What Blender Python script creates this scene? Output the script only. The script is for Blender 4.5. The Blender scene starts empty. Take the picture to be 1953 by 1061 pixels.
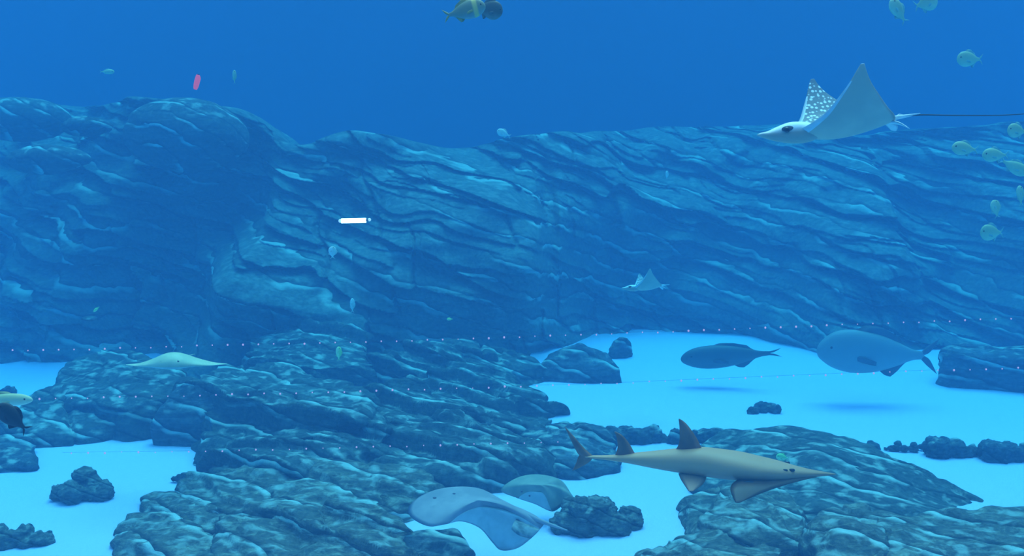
import bpy, bmesh, math, random
import numpy as np
from mathutils import Vector, Matrix
random.seed(7)
C = bpy.context.scene
PI = math.pi
# ------------------------------------------------------------------ camera
W, H = 1953.0, 1061.0
FPX = 2094.0
YH = 300.0                      # horizon row
CAMZ = 3.5
PITCH = math.atan((H/2-YH)/FPX)
cam_d = bpy.data.cameras.new('camera')
cam = bpy.data.objects.new('camera', cam_d)
C.collection.objects.link(cam)
cam.location = (0, 0, CAMZ)
cam.rotation_euler = (PI/2-PITCH, 0, 0)
cam_d.sensor_fit = 'HORIZONTAL'
cam_d.sensor_width = 36.0
cam_d.lens = 36.0*FPX/W
cam_d.clip_start = 0.05
cam_d.clip_end = 300
C.camera = cam
# ------------------------------------------------------------------ light and exposure
C.view_settings.view_transform = 'Standard'
C.view_settings.look = 'None'
C.view_settings.gamma = 1.0
C.view_settings.use_curve_mapping = False
C.view_settings.exposure = 0.0
cy = C.cycles
cy.use_denoising = True
cy.max_bounces = 5
cy.diffuse_bounces = 2
cy.glossy_bounces = 1
cy.volume_bounces = 2
cy.transparent_max_bounces = 8
cy.caustics_reflective = False
cy.caustics_refractive = False

world = bpy.data.worlds.new('daylight')
C.world = world
world.use_nodes = True
wn = world.node_tree.nodes; wl = world.node_tree.links
wn.clear()
wo = wn.new('ShaderNodeOutputWorld'); wb = wn.new('ShaderNodeBackground')
wt = wn.new('ShaderNodeTexCoord'); ws = wn.new('ShaderNodeSeparateXYZ')
wr = wn.new('ShaderNodeValToRGB'); wm = wn.new('ShaderNodeMapRange')
wl.new(wt.outputs['Generated'], ws.inputs[0])
wm.inputs['From Min'].default_value = -1
wl.new(ws.outputs['Z'], wm.inputs['Value'])
wl.new(wm.outputs[0], wr.inputs[0])
WORLD_STOPS = [(0.0, (0.015, 0.08, 0.20)), (0.56, (0.010, 0.09, 0.34)), (1.0, (1.0, 0.90, 1.15))]
cr = wr.color_ramp
cr.elements[0].position = WORLD_STOPS[0][0]; cr.elements[0].color = (*WORLD_STOPS[0][1], 1)
cr.elements[1].position = WORLD_STOPS[2][0]; cr.elements[1].color = (*WORLD_STOPS[2][1], 1)
e = cr.elements.new(WORLD_STOPS[1][0]); e.color = (*WORLD_STOPS[1][1], 1)
wl.new(wr.outputs[0], wb.inputs[0]); wl.new(wb.outputs[0], wo.inputs[0])
wb.inputs['Strength'].default_value = 1.6

sun_d = bpy.data.lights.new('sun', 'SUN')
sun_d.energy = 3.8
sun_d.angle = math.radians(42)
sun_d.color = (1.0, 0.90, 0.97)
sun = bpy.data.objects.new('sun', sun_d)
C.collection.objects.link(sun)
sun.rotation_euler = (math.radians(-20), math.radians(8), 0)

# water: per metre, what it takes from the light and what it scatters back
SIG_S = (0.0036, 0.0110, 0.0212)
SIG_A = (0.1300, 0.0230, 0.0070)

# ------------------------------------------------------------------ pixel -> place
_cp, _sp = math.cos(PITCH), math.sin(PITCH)
def ray(px, py):
    a = (px-W/2)/FPX; b = -(py-H/2)/FPX
    return Vector((a, _cp+b*_sp, -_sp+b*_cp))
def atY(px, py, Y):
    r = ray(px, py); t = Y/r.y
    return Vector((r.x*t, Y, CAMZ+r.z*t))
def atZ(px, py, z=0.0):
    r = ray(px, py); t = (z-CAMZ)/r.z
    return Vector((r.x*t, r.y*t, z))
# ------------------------------------------------------------------ numpy noise
def hsh(ix, iy, iz, seed=0):
    n = (ix.astype(np.int64)*374761393 + iy.astype(np.int64)*668265263 + iz.astype(np.int64)*2147483647 + seed*974634777) & 0xFFFFFFFF
    n = ((n ^ (n >> 13))*1274126177) & 0xFFFFFFFF
    n = ((n ^ (n >> 16))*2246822519) & 0xFFFFFFFF
    n = n ^ (n >> 15)
    return (n & 0xFFFFFF)/float(0xFFFFFF)
def vnoise(p, seed=0):
    i = np.floor(p).astype(np.int64); f = p-i
    f = f*f*f*(f*(f*6-15)+10)
    out = 0
    for dx in (0, 1):
        wx = f[:, 0] if dx else 1-f[:, 0]
        for dy in (0, 1):
            wy = f[:, 1] if dy else 1-f[:, 1]
            for dz in (0, 1):
                wz = f[:, 2] if dz else 1-f[:, 2]
                out = out+wx*wy*wz*hsh(i[:, 0]+dx, i[:, 1]+dy, i[:, 2]+dz, seed)
    return out*2-1
def fbm(p, octv=4, seed=0):
    a = 1.0; s = 0; t = 0
    for k in range(octv):
        s = s+a*vnoise(p*(2.03**k)+k*17.3, seed+k); t += a; a *= 0.5
    return s/t
def strata(p, seed, dip=(0.30, -0.10), th=0.16, L=0.9, gate=0.0):
    """layered rock, about -1..1: each bed bulges to its foot and is cut back to a narrow shelf at its top;
    joints cut the beds into blocks, and smooth stretches lie between the ledged ones"""
    q = p+0.30*np.stack([fbm(p*0.8, 2, seed+5), fbm(p*0.8, 2, seed+6), fbm(p*0.8, 2, seed+7)], 1)
    u = (q[:, 2]+dip[0]*q[:, 0]+dip[1]*q[:, 1])/th+seed*3.7+0.5*fbm(p*np.array([1.2, 1.2, 2.0])/max(L, .3), 2, seed+9)
    z = np.zeros_like(u)
    def layer(s, Lj, sd):
        k = np.floor(s); fr = s-k
        tt = (q[:, 0]*0.95+q[:, 1]*0.35)/Lj+hsh(k, z, z+1, sd)*7
        j = np.floor(tt); fj = tt-j
        h = hsh(k, j, z, sd)
        w = np.where(hsh(k, j, z+3, sd) > 0.35, 1.0, 0.25)
        prof = (1-fr)**0.8                      # widest at the foot of the bed, cut back at its top
        joint = np.exp(-(np.minimum(fj, 1-fj)*Lj/0.035)**2)
        return h*0.9+w*prof*0.9-joint*0.5*(hsh(k, j, z+8, sd) > .4)-0.8
    a1 = layer(u/2.6, L*2.1, seed); a2 = layer(u, L, seed+41)
    g = fbm(p*np.array([0.7, 0.7, 1.1])/max(L, .4), 2, seed+23)
    g = np.clip((g-gate+0.25)/0.4, 0.12, 1)
    return a1*1.05+a2*0.38*g
# ------------------------------------------------------------------ objects
def link(o):
    C.collection.objects.link(o); return o
def props(o, label=None, cat=None, group=None, kind=None):
    if label: o['label'] = label
    if cat: o['category'] = cat
    if group: o['group'] = group
    if kind: o['kind'] = kind
    return o
def mesh_obj(name, verts, faces, mats, parent=None, smooth=True, fm=None):
    me = bpy.data.meshes.new(name)
    if isinstance(verts, np.ndarray): verts = verts.tolist()
    me.from_pydata([tuple(v) for v in verts], [], faces)
    for m in (mats if isinstance(mats, (list, tuple)) else [mats]): me.materials.append(m)
    if fm is not None: me.polygons.foreach_set('material_index', fm)
    if smooth: me.polygons.foreach_set('use_smooth', [True]*len(me.polygons))
    me.update()
    o = link(bpy.data.objects.new(name, me))
    if parent is not None: o.parent = parent
    return o
def empty(name, M):
    o = link(bpy.data.objects.new(name, None))
    o.matrix_world = M
    o.empty_display_size = 0.1
    return o
def recalc(o):
    bm = bmesh.new(); bm.from_mesh(o.data)
    bmesh.ops.recalc_face_normals(bm, faces=bm.faces)
    bm.to_mesh(o.data); bm.free()
# ------------------------------------------------------------------ materials
def new_mat(name):
    m = bpy.data.materials.new(name); m.use_nodes = True
    nt = m.node_tree; b = nt.nodes['Principled BSDF']
    b.inputs['Specular IOR Level'].default_value = 0.12
    return m, nt, b
def ramp(nt, stops):
    r = nt.nodes.new('ShaderNodeValToRGB'); c = r.color_ramp
    while len(c.elements) > 1: c.elements.remove(c.elements[-1])
    c.elements[0].position = stops[0][0]; c.elements[0].color = (*stops[0][1], 1)
    for p, col in stops[1:]:
        x = c.elements.new(p); x.color = (*col, 1)
    return r
def rock_mat(name, dark, mid, light, scale=1.0, patch=0.58, bed=1.1, edge_light=0.8, rot=(0.42, -0.33, 0), dust_light=(0.40, 0.42, 0.36)):
    m, nt, b = new_mat(name); N = nt.nodes; Lk = nt.links
    tc = N.new('ShaderNodeTexCoord'); mp = N.new('ShaderNodeMapping')
    mp.inputs['Scale'].default_value = (scale*0.55, scale*0.9, scale*4.2)
    mp.inputs['Rotation'].default_value = (0.1, 0.28, 0)
    Lk.new(tc.outputs['Object'], mp.inputs[0])
    n1 = N.new('ShaderNodeTexNoise'); n1.inputs['Scale'].default_value = 2.6; n1.inputs['Detail'].default_value = 9; n1.inputs['Roughness'].default_value = 0.74; n1.inputs['Distortion'].default_value = 0.5
    Lk.new(mp.outputs[0], n1.inputs['Vector'])
    r1 = ramp(nt, [(0.30, dark), (0.52, mid), (patch+0.06, light), (0.8, tuple(min(1, c*1.25) for c in light))])
    Lk.new(n1.outputs[0], r1.inputs[0])
    n2 = N.new('ShaderNodeTexNoise'); n2.inputs['Scale'].default_value = 14; n2.inputs['Detail'].default_value = 5; n2.inputs['Roughness'].default_value = 0.7
    Lk.new(tc.outputs['Object'], n2.inputs['Vector'])
    r2 = ramp(nt, [(0.3, (0.45, 0.45, 0.45)), (0.7, (1.45, 1.45, 1.45))])
    Lk.new(n2.outputs[0], r2.inputs[0])
    mx = N.new('ShaderNodeMix'); mx.data_type = 'RGBA'; mx.blend_type = 'MULTIPLY'; mx.inputs[0].default_value = 1.0
    Lk.new(r1.outputs[0], mx.inputs[6]); Lk.new(r2.outputs[0], mx.inputs[7])
    # upward ledges painted paler in patches: top light plus settled sand
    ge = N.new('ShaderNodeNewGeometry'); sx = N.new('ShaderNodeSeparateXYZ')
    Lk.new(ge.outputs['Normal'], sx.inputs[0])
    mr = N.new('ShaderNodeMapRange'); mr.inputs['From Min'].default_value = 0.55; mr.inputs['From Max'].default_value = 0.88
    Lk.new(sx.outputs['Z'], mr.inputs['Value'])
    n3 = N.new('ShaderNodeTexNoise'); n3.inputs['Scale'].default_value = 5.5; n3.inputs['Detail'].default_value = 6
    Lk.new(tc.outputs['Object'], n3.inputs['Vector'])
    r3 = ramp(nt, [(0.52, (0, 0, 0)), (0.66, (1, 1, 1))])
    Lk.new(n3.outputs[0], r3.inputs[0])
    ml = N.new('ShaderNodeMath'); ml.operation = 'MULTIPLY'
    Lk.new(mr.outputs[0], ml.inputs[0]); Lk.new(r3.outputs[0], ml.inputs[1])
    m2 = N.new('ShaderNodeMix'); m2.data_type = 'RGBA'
    Lk.new(ml.outputs[0], m2.inputs[0]); Lk.new(mx.outputs[2], m2.inputs[6]); m2.inputs[7].default_value = (*dust_light, 1)
    # painted light on ledge edges and painted shade in bedding seams, patchy
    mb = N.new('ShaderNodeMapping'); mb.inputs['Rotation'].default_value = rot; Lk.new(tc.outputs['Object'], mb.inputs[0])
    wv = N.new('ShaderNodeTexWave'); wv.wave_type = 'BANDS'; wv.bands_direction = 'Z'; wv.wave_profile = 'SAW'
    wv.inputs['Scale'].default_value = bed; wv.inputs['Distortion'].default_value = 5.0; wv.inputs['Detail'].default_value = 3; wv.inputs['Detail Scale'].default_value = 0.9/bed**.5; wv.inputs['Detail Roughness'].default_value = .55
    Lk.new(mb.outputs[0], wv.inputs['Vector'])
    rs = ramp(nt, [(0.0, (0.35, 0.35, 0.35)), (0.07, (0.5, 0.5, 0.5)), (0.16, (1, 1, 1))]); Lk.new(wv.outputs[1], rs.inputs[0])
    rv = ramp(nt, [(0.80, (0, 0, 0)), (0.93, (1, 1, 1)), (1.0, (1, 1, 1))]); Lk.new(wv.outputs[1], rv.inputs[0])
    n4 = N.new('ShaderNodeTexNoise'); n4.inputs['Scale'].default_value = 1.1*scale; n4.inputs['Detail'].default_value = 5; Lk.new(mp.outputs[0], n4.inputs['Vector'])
    r4 = ramp(nt, [(0.46, (0, 0, 0)), (0.55, (edge_light, edge_light, edge_light))]); Lk.new(n4.outputs[0], r4.inputs[0])
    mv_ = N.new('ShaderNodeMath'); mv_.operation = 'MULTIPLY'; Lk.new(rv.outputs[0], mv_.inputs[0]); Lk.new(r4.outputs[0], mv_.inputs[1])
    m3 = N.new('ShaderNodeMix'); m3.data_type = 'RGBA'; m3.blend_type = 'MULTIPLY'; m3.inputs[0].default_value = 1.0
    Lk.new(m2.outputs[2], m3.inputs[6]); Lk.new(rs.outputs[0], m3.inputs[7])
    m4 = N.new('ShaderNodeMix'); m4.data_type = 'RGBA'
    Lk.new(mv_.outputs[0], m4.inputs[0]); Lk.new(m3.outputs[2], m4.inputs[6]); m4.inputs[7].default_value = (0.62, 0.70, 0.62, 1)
    Lk.new(m4.outputs[2], b.inputs['Base Color'])
    b.inputs['Roughness'].default_value = 0.85
    bp = N.new('ShaderNodeBump'); bp.inputs['Strength'].default_value = 0.7; bp.inputs['Distance'].default_value = 0.05
    ad = N.new('ShaderNodeMath'); ad.operation = 'ADD'
    Lk.new(n1.outputs[0], ad.inputs[0]); Lk.new(n2.outputs[0], ad.inputs[1])
    a2 = N.new('ShaderNodeMath'); a2.operation = 'MULTIPLY_ADD'; a2.inputs[1].default_value = -0.9
    Lk.new(wv.outputs[1], a2.inputs[0]); Lk.new(ad.outputs[0], a2.inputs[2])
    Lk.new(a2.outputs[0], bp.inputs['Height']); Lk.new(bp.outputs[0], b.inputs['Normal'])
    return m
def plain_mat(name, col, col2=None, scale=8.0, rough=0.5, thr=(0.4, 0.6), bump=0.0, spec=0.3):
    m, nt, b = new_mat(name); N = nt.nodes; Lk = nt.links
    b.inputs['Roughness'].default_value = rough
    b.inputs['Specular IOR Level'].default_value = spec
    tc = N.new('ShaderNodeTexCoord'); n = N.new('ShaderNodeTexNoise')
    n.inputs['Scale'].default_value = scale; n.inputs['Detail'].default_value = 5
    Lk.new(tc.outputs['Object'], n.inputs['Vector'])
    r = ramp(nt, [(thr[0], col), (thr[1], col2 or tuple(c*0.8 for c in col))])
    Lk.new(n.outputs[0], r.inputs[0]); Lk.new(r.outputs[0], b.inputs['Base Color'])
    if bump:
        bp = N.new('ShaderNodeBump'); bp.inputs['Strength'].default_value = bump; bp.inputs['Distance'].default_value = 0.01
        Lk.new(n.outputs[0], bp.inputs['Height']); Lk.new(bp.outputs[0], b.inputs['Normal'])
    return m
def fish_mat(name, back, belly, lo=-0.05, hi=0.06, mott=0.25, scale=12, rough=0.5, band=None):
    """two-tone hide: back colour above, belly colour below, in the animal's own frame"""
    m, nt, b = new_mat(name); N = nt.nodes; Lk = nt.links
    tc = N.new('ShaderNodeTexCoord'); sx = N.new('ShaderNodeSeparateXYZ')
    Lk.new(tc.outputs['Object'], sx.inputs[0])
    n = N.new('ShaderNodeTexNoise'); n.inputs['Scale'].default_value = scale; n.inputs['Detail'].default_value = 4
    Lk.new(tc.outputs['Object'], n.inputs['Vector'])
    mr = N.new('ShaderNodeMapRange'); mr.inputs['From Min'].default_value = lo; mr.inputs['From Max'].default_value = hi
    Lk.new(sx.outputs['Z'], mr.inputs['Value'])
    ad = N.new('ShaderNodeMath'); ad.operation = 'MULTIPLY_ADD'
    Lk.new(n.outputs[0], ad.inputs[0]); ad.inputs[1].default_value = mott; Lk.new(mr.outputs[0], ad.inputs[2])
    r = ramp(nt, [(0.15, belly), (0.85+mott/2, back)])
    Lk.new(ad.outputs[0], r.inputs[0]); Lk.new(r.outputs[0], b.inputs['Base Color'])
    if band:
        at, wd, col = band
        rb = ramp(nt, [(at-wd, (0, 0, 0)), (at-wd*.5, (1, 1, 1)), (at+wd*.5, (1, 1, 1)), (at+wd, (0, 0, 0))])
        Lk.new(sx.outputs['X'], rb.inputs[0])
        mx = N.new('ShaderNodeMix'); mx.data_type = 'RGBA'
        Lk.new(rb.outputs[0], mx.inputs[0]); Lk.new(r.outputs[0], mx.inputs[6]); mx.inputs[7].default_value = (*col, 1)
        Lk.new(mx.outputs[2], b.inputs['Base Color'])
    b.inputs['Roughness'].default_value = rough
    b.inputs['Specular IOR Level'].default_value = 0.25
    return m
def emit_mat(name, col, s):
    m, nt, b = new_mat(name)
    b.inputs['Base Color'].default_value = (*[c*0.5 for c in col], 1)
    b.inputs['Emission Color'].default_value = (*col, 1)
    b.inputs['Emission Strength'].default_value = s
    return m

M_rock_far = rock_mat('far_rock', (0.085, 0.11, 0.10), (0.115, 0.15, 0.13), (0.15, 0.195, 0.165), 0.8, bed=.8, edge_light=.65, rot=(0, -0.36, 0), dust_light=(0.21, 0.24, 0.21))
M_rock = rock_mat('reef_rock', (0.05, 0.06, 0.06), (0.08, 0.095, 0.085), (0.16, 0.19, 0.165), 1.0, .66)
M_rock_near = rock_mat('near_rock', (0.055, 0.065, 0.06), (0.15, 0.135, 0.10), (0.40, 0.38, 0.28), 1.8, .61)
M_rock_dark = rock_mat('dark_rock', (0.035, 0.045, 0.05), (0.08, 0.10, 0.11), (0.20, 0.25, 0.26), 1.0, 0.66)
M_coral = rock_mat('coral_rock', (0.07, 0.075, 0.065), (0.14, 0.15, 0.13), (0.26, 0.27, 0.22), 3.0, bed=2.5, edge_light=.15)

def sand_mat():
    m, nt, b = new_mat('sand'); N = nt.nodes; Lk = nt.links
    tc = N.new('ShaderNodeTexCoord')
    n = N.new('ShaderNodeTexNoise'); n.inputs['Scale'].default_value = 30; n.inputs['Detail'].default_value = 6; n.inputs['Roughness'].default_value = 0.7
    Lk.new(tc.outputs['Object'], n.inputs['Vector'])
    r = ramp(nt, [(0.26, (0.40, 0.36, 0.38)), (0.36, (0.60, 0.58, 0.80)), (0.7, (0.66, 0.64, 0.88))])
    Lk.new(n.outputs[0], r.inputs[0]); Lk.new(r.outputs[0], b.inputs['Base Color'])
    b.inputs['Roughness'].default_value = 0.95
    bp = N.new('ShaderNodeBump'); bp.inputs['Strength'].default_value = 0.3; bp.inputs['Distance'].default_value = 0.02
    Lk.new(n.outputs[0], bp.inputs['Height']); Lk.new(bp.outputs[0], b.inputs['Normal'])
    return m
M_sand = sand_mat()

# ------------------------------------------------------------------ water body
def make_water():
    m = bpy.data.materials.new('water'); m.use_nodes = True
    nt = m.node_tree; nt.nodes.clear()
    o = nt.nodes.new('ShaderNodeOutputMaterial')
    s = nt.nodes.new('ShaderNodeVolumeScatter'); a = nt.nodes.new('ShaderNodeVolumeAbsorption'); ad = nt.nodes.new('ShaderNodeAddShader')
    ds = max(SIG_S); s.inputs['Color'].default_value = (*[c/ds for c in SIG_S], 1); s.inputs['Density'].default_value = ds
    s.inputs['Anisotropy'].default_value = 0.0
    da = max(SIG_A)*1.02; a.inputs['Color'].default_value = (*[1-c/da for c in SIG_A], 1); a.inputs['Density'].default_value = da
    nt.links.new(s.outputs[0], ad.inputs[0]); nt.links.new(a.outputs[0], ad.inputs[1])
    nt.links.new(ad.outputs[0], o.inputs['Volume'])
    x0, x1, y0, y1, z0, z1 = -45, 45, -12, 70, -1.5, 8.5
    v = [(x0,y0,z0),(x1,y0,z0),(x1,y1,z0),(x0,y1,z0),(x0,y0,z1),(x1,y0,z1),(x1,y1,z1),(x0,y1,z1)]
    f = [(3,2,1,0),(4,5,6,7),(0,1,5,4),(1,2,6,5),(2,3,7,6),(3,0,4,7)]
    w = mesh_obj('water', v, f, m, smooth=False)
    props(w, 'clear deep blue water that fills the whole tank', 'water', kind='stuff')
make_water()

# ------------------------------------------------------------------ sea floor
def make_floor():
    nx, ny = 260, 260
    xs = np.linspace(-22, 22, nx); ys = np.linspace(4, 42, ny)
    X, Y = np.meshgrid(xs, ys)
    P = np.stack([X.ravel(), Y.ravel(), np.zeros(nx*ny)], 1)
    z = 0.05*fbm(P*0.45, 3, 3)+0.012*fbm(P*2.2, 3, 9)
    P[:, 2] = z
    f = [(j*nx+i, j*nx+i+1, (j+1)*nx+i+1, (j+1)*nx+i) for j in range(ny-1) for i in range(nx-1)]
    o = mesh_obj('floor', P, f, M_sand); o['kind'] = 'structure'
make_floor()

# ------------------------------------------------------------------ far rock wall
def interp(x, pts):
    xs, ys = zip(*pts)
    t = np.interp(x, xs, ys)
    return t
def make_wall():
    nx, nz = 1000, 300
    px = np.linspace(-260, 2220, nx)
    foot = interp(px, [(-260,19.4),(120,19.2),(200,17.8),(480,17.2),(800,17.6),(1000,18.4),(1150,20.6),(1200,22.2),(1290,21.9),(1410,21.8),(1480,20.8),(1560,19.8),(1800,19.6),(2220,19.4)])
    crest_row = interp(px, [(-260,205),(0,205),(240,200),(480,225),(560,290),(680,262),(840,278),(1000,262),(1180,255),(1330,235),(1500,225),(1640,250),(1800,240),(2220,230)])
    k = np.ones(25)/25
    foot = np.convolve(np.pad(foot, 12, 'edge'), k, 'valid'); crest_row = np.convolve(np.pad(crest_row, 12, 'edge'), k, 'valid')
    lean = 0.30
    # crest height so that the crest, lying at foot+lean*z, meets its row
    tan = (YH-crest_row)/FPX
    extra = 3.4                      # the wall slopes back more and more towards its crest
    zc = (CAMZ+(foot+extra)*tan)/(1-lean*tan)
    v = np.linspace(0, 1, nz)
    V = np.repeat(v[:, None], nx, 1)
    face = 0.8
    t = np.clip(V/face, 0, 1)
    z = -0.4+(zc[None, :]+0.4)*t
    back = np.clip((V-face)/(1-face), 0, 1)
    y = foot[None, :]+lean*z+extra*t**2.6+back**1.3*4.5
    z = z-back*0.8*back
    x = (px[None, :]-W/2)/FPX*(foot[None, :]+0.8+extra*t**2.6)
    P = np.stack([x.ravel(), y.ravel(), z.ravel()], 1)
    roll = back.ravel()
    big = fbm(P*np.array([0.32, 0.3, 0.42])+3.1, 3, 31)
    med = fbm(P*np.array([0.9, 0.9, 1.3]), 3, 37)
    st = strata(P, 4, dip=(0.36, -0.05), th=0.42, L=2.6, gate=-.1)
    st2 = strata(P, 8, dip=(0.30, 0.05), th=0.20, L=1.3, gate=-.15)
    d = 1.7*big+0.40*med+0.36*st+0.24*st2
    # the few big vertical recesses and shoulders of the wall (x, z in metres)
    X, Z = P[:, 0], P[:, 2]
    def dent(px_, py_, w, h, a):
        c = atY(px_, py_, 19.5)
        return a*np.exp(-(((X-c.x)/w)**2+((Z-c.z)/h)**2)**2)
    d += dent(300, 540, 1.2, 1.6, -2.4)+dent(430, 380, 0.7, 1.1, -1.8)+dent(620, 420, 1.2, 0.7, -0.8)
    d += dent(90, 460, 1.3, 1.4, 0.9)+dent(900, 470, 1.8, 1.0, 0.8)+dent(1130, 560, 0.9, 1.3, -0.9)
    d += dent(1300, 430, 1.8, 1.3, 0.9)+dent(1560, 600, 1.8, 0.7, 0.7)+dent(1890, 460, 1.0, 1.6, -2.4)+dent(1640, 400, 1.3, 0.9, 0.5)
    d += dent(1050, 430, 0.18, 1.0, -0.7)
    amp = 1-0.75*roll
    P[:, 1] -= d*amp
    P[:, 2] += 0.35*med*roll+0.25*big*np.clip(t.ravel()-0.7, 0, 1)/0.3+0.12*st*roll
    f = [(j*nx+i, j*nx+i+1, (j+1)*nx+i+1, (j+1)*nx+i) for j in range(nz-1) for i in range(nx-1)]
    o = mesh_obj('wall_back', P, f, M_rock_far); o['kind'] = 'structure'
make_wall()

def added_end_wall():  # dark wall added behind the reef to limit the depth of lit water
    m = plain_mat('dark_backing', (0.03, 0.06, 0.12), (0.025, 0.05, 0.10), scale=.3, rough=.9)
    v = [(x, y, z) for z in (-1, 8.4) for y in (32, 32.6) for x in (-34, 34)]
    o = mesh_obj('wall_end_added', v, [(0,1,5,4),(2,6,7,3),(0,4,6,2),(1,3,7,5),(4,5,7,6),(0,2,3,1)], m, smooth=False); o['kind'] = 'structure'
added_end_wall()

# ------------------------------------------------------------------ rocks
def remesh(bm, vox):
    me = bpy.data.meshes.new('tmp'); bm.to_mesh(me); bm.free()
    o = link(bpy.data.objects.new('tmp', me))
    md = o.modifiers.new('r', 'REMESH'); md.mode = 'VOXEL'; md.voxel_size = vox; md.adaptivity = 0
    dg = bpy.context.evaluated_depsgraph_get()
    m2 = bpy.data.meshes.new_from_object(o.evaluated_get(dg))
    bpy.data.objects.remove(o); bpy.data.meshes.remove(me)
    return m2
def get_np(me):
    n = len(me.vertices)
    co = np.empty(n*3); me.vertices.foreach_get('co', co)
    no = np.empty(n*3); me.vertices.foreach_get('normal', no)
    return co.reshape(-1, 3), no.reshape(-1, 3)
def finish_rock(name, me, co, mat, label, cat, group=None):
    base = Vector((float(co[:, 0].mean()), float(co[:, 1].mean()), float(co[:, 2].min())))
    co = co-np.array(base)
    me.vertices.foreach_set('co', co.ravel())
    me.polygons.foreach_set('use_smooth', [True]*len(me.polygons))
    me.materials.clear(); me.materials.append(mat)
    me.update(); me.name = name
    o = link(bpy.data.objects.new(name, me)); o.location = base
    props(o, label, cat, group)
    return o
def relax(me, co, it=1):
    """light smoothing so that voxel steps vanish"""
    n = len(co); ed = np.empty(len(me.edges)*2, dtype=np.int64); me.edges.foreach_get('vertices', ed); ed = ed.reshape(-1, 2)
    deg = np.bincount(ed.ravel(), minlength=n)[:, None]
    for _ in range(it):
        acc = np.zeros_like(co)
        for c in range(3):
            acc[:, c] = np.bincount(ed[:, 0], co[ed[:, 1], c], n)+np.bincount(ed[:, 1], co[ed[:, 0], c], n)
        co = 0.4*co+0.6*acc/np.maximum(deg, 1)
    return co
def slab(name, top, mat, label, seed, vox=0.024, flare=0.06, amp=0.16, dip=(0.38, 0.60), th=0.19, L=1.0, rough=0.05, cat='rock', bottom=-0.25, rnd=0.10, group=None, dome=0.04):
    """rock block: the outline of its top face is known (pixel, pixel, distance), its flanks fall to the sand"""
    T = [atY(*t) for t in top]
    if sum(T[i].x*T[(i+1) % len(T)].y-T[(i+1) % len(T)].x*T[i].y for i in range(len(T))) < 0: T.reverse()
    c = sum(T, Vector())/len(T)
    n = len(T)
    bm = bmesh.new()
    cen = bm.verts.new(c+Vector((0, 0, dome)))
    tv = [bm.verts.new(t) for t in T]
    mv = []; bv = []
    for t in T:
        d = Vector((t.x-c.x, t.y-c.y, 0)); d.normalize()
        mv.append(bm.verts.new(Vector((t.x, t.y, t.z*0.5))+d*flare))
        bv.append(bm.verts.new(Vector((t.x, t.y, bottom))+d*flare*0.9))
    cb = bm.verts.new((c.x, c.y, bottom))
    for i in range(n):
        j = (i+1) % n
        bm.faces.new((cen, tv[i], tv[j]))
        bm.faces.new((tv[i], mv[i], mv[j], tv[j]))
        bm.faces.new((mv[i], bv[i], bv[j], mv[j]))
        bm.faces.new((bv[i], cb, bv[j]))
    bmesh.ops.recalc_face_normals(bm, faces=bm.faces)
    me = remesh(bm, vox)
    co, no = get_np(me)
    co = relax(me, co, max(2, int(rnd/vox)))
    me.vertices.foreach_set('co', co.ravel()); me.update()
    co, no = get_np(me)
    st = strata(co, seed, dip, th, L)
    fb = fbm(co*1.6, 4, seed+11)
    fin = fbm(co*np.array([5.0, 7.0, 12.0]), 4, seed+19)
    dirn = no.copy()
    co = co+dirn*(amp*st+rough*1.8*fb+rough*0.75*fin)[:, None]
    co = relax(me, co, 1)
    return finish_rock(name, me, co, mat, label, cat, group)
def lumps(name, balls, mat, label, seed, vox=0.02, amp=0.03, freq=6.0, cat='rock', group=None, flat=0.8):
    bm = bmesh.new()
    for (p, r) in balls:
        M = Matrix.Translation(p) @ Matrix.Diagonal((1, 1, flat, 1))
        bmesh.ops.create_icosphere(bm, subdivisions=3, radius=r, matrix=M)
    me = remesh(bm, vox)
    co, no = get_np(me)
    co = relax(me, co, 2)
    d = amp*(1.3*fbm(co*freq, 4, seed)+0.7*np.abs(fbm(co*freq*2.1, 3, seed+3)))
    co = co+no*d[:, None]
    return finish_rock(name, me, co, mat, label, cat, group)
def rubble(px0, px1, py_top, py_base, label, seed, n=14, name='coral_rock', mat=None, group=None, profile=None, cat='coral rock', vox=0.014):
    """lumpy rubble heap resting on sand between two columns of the photo"""
    rnd = random.Random(seed)
    A = atZ(px0, py_base, 0); B = atZ(px1, py_base, 0)
    hgt = (py_base-py_top)*A.y/FPX
    wd = (B-A).length
    balls = []
    for i in range(n):
        u = (i+0.5)/n if i < n*0.7 else rnd.random()
        u = min(0.96, max(0.04, u+rnd.uniform(-.04, .04)))
        env = profile(u) if profile else math.sin(PI*u)**0.6
        r = hgt*rnd.uniform(0.30, 0.42)*(0.55+0.45*env)
        zt = max(r*0.35, hgt*env*rnd.uniform(0.45, 1.0)-r*0.85)
        p = A.lerp(B, u)+Vector((0, rnd.uniform(0.0, 0.35)*min(wd, 0.8), zt))
        balls.append((p, r))
        if zt > r*0.8:
            balls.append((Vector((p.x, p.y, zt*0.3)), r*1.05))
    return lumps(name, balls, mat or M_coral, label, seed, vox=vox, amp=hgt*0.12, freq=4.2/hgt, cat=cat, group=group, flat=0.95)

R = 'layered_rock'
# back row, at the foot of the wall
slab(R, [(470,640,17.5),(560,600,18),(700,625,17.5),(720,690,15.8),(600,700,15.5),(480,690,15.8)], M_rock, 'low rounded blue-grey rock hump at the foot of the far wall left of centre', 51, dome=.15)
slab(R, [(700,680,16),(860,650,17),(1010,668,17.3),(1040,698,17),(940,710,16.3),(760,715,15.8)], M_rock, 'streaked blue rock shelf at the wall foot between the humps and the smooth boulder', 52)
slab('boulder', [(1018,715,17),(1045,675,17.4),(1110,660,17.6),(1165,671,17.4),(1186,710,16.9),(1110,705,16.9)], M_rock_dark, 'dark smooth boulder standing on bright sand right of centre beyond the rock outcrop', 53, dome=.30, amp=.05, rough=.04, flare=.05)
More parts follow.
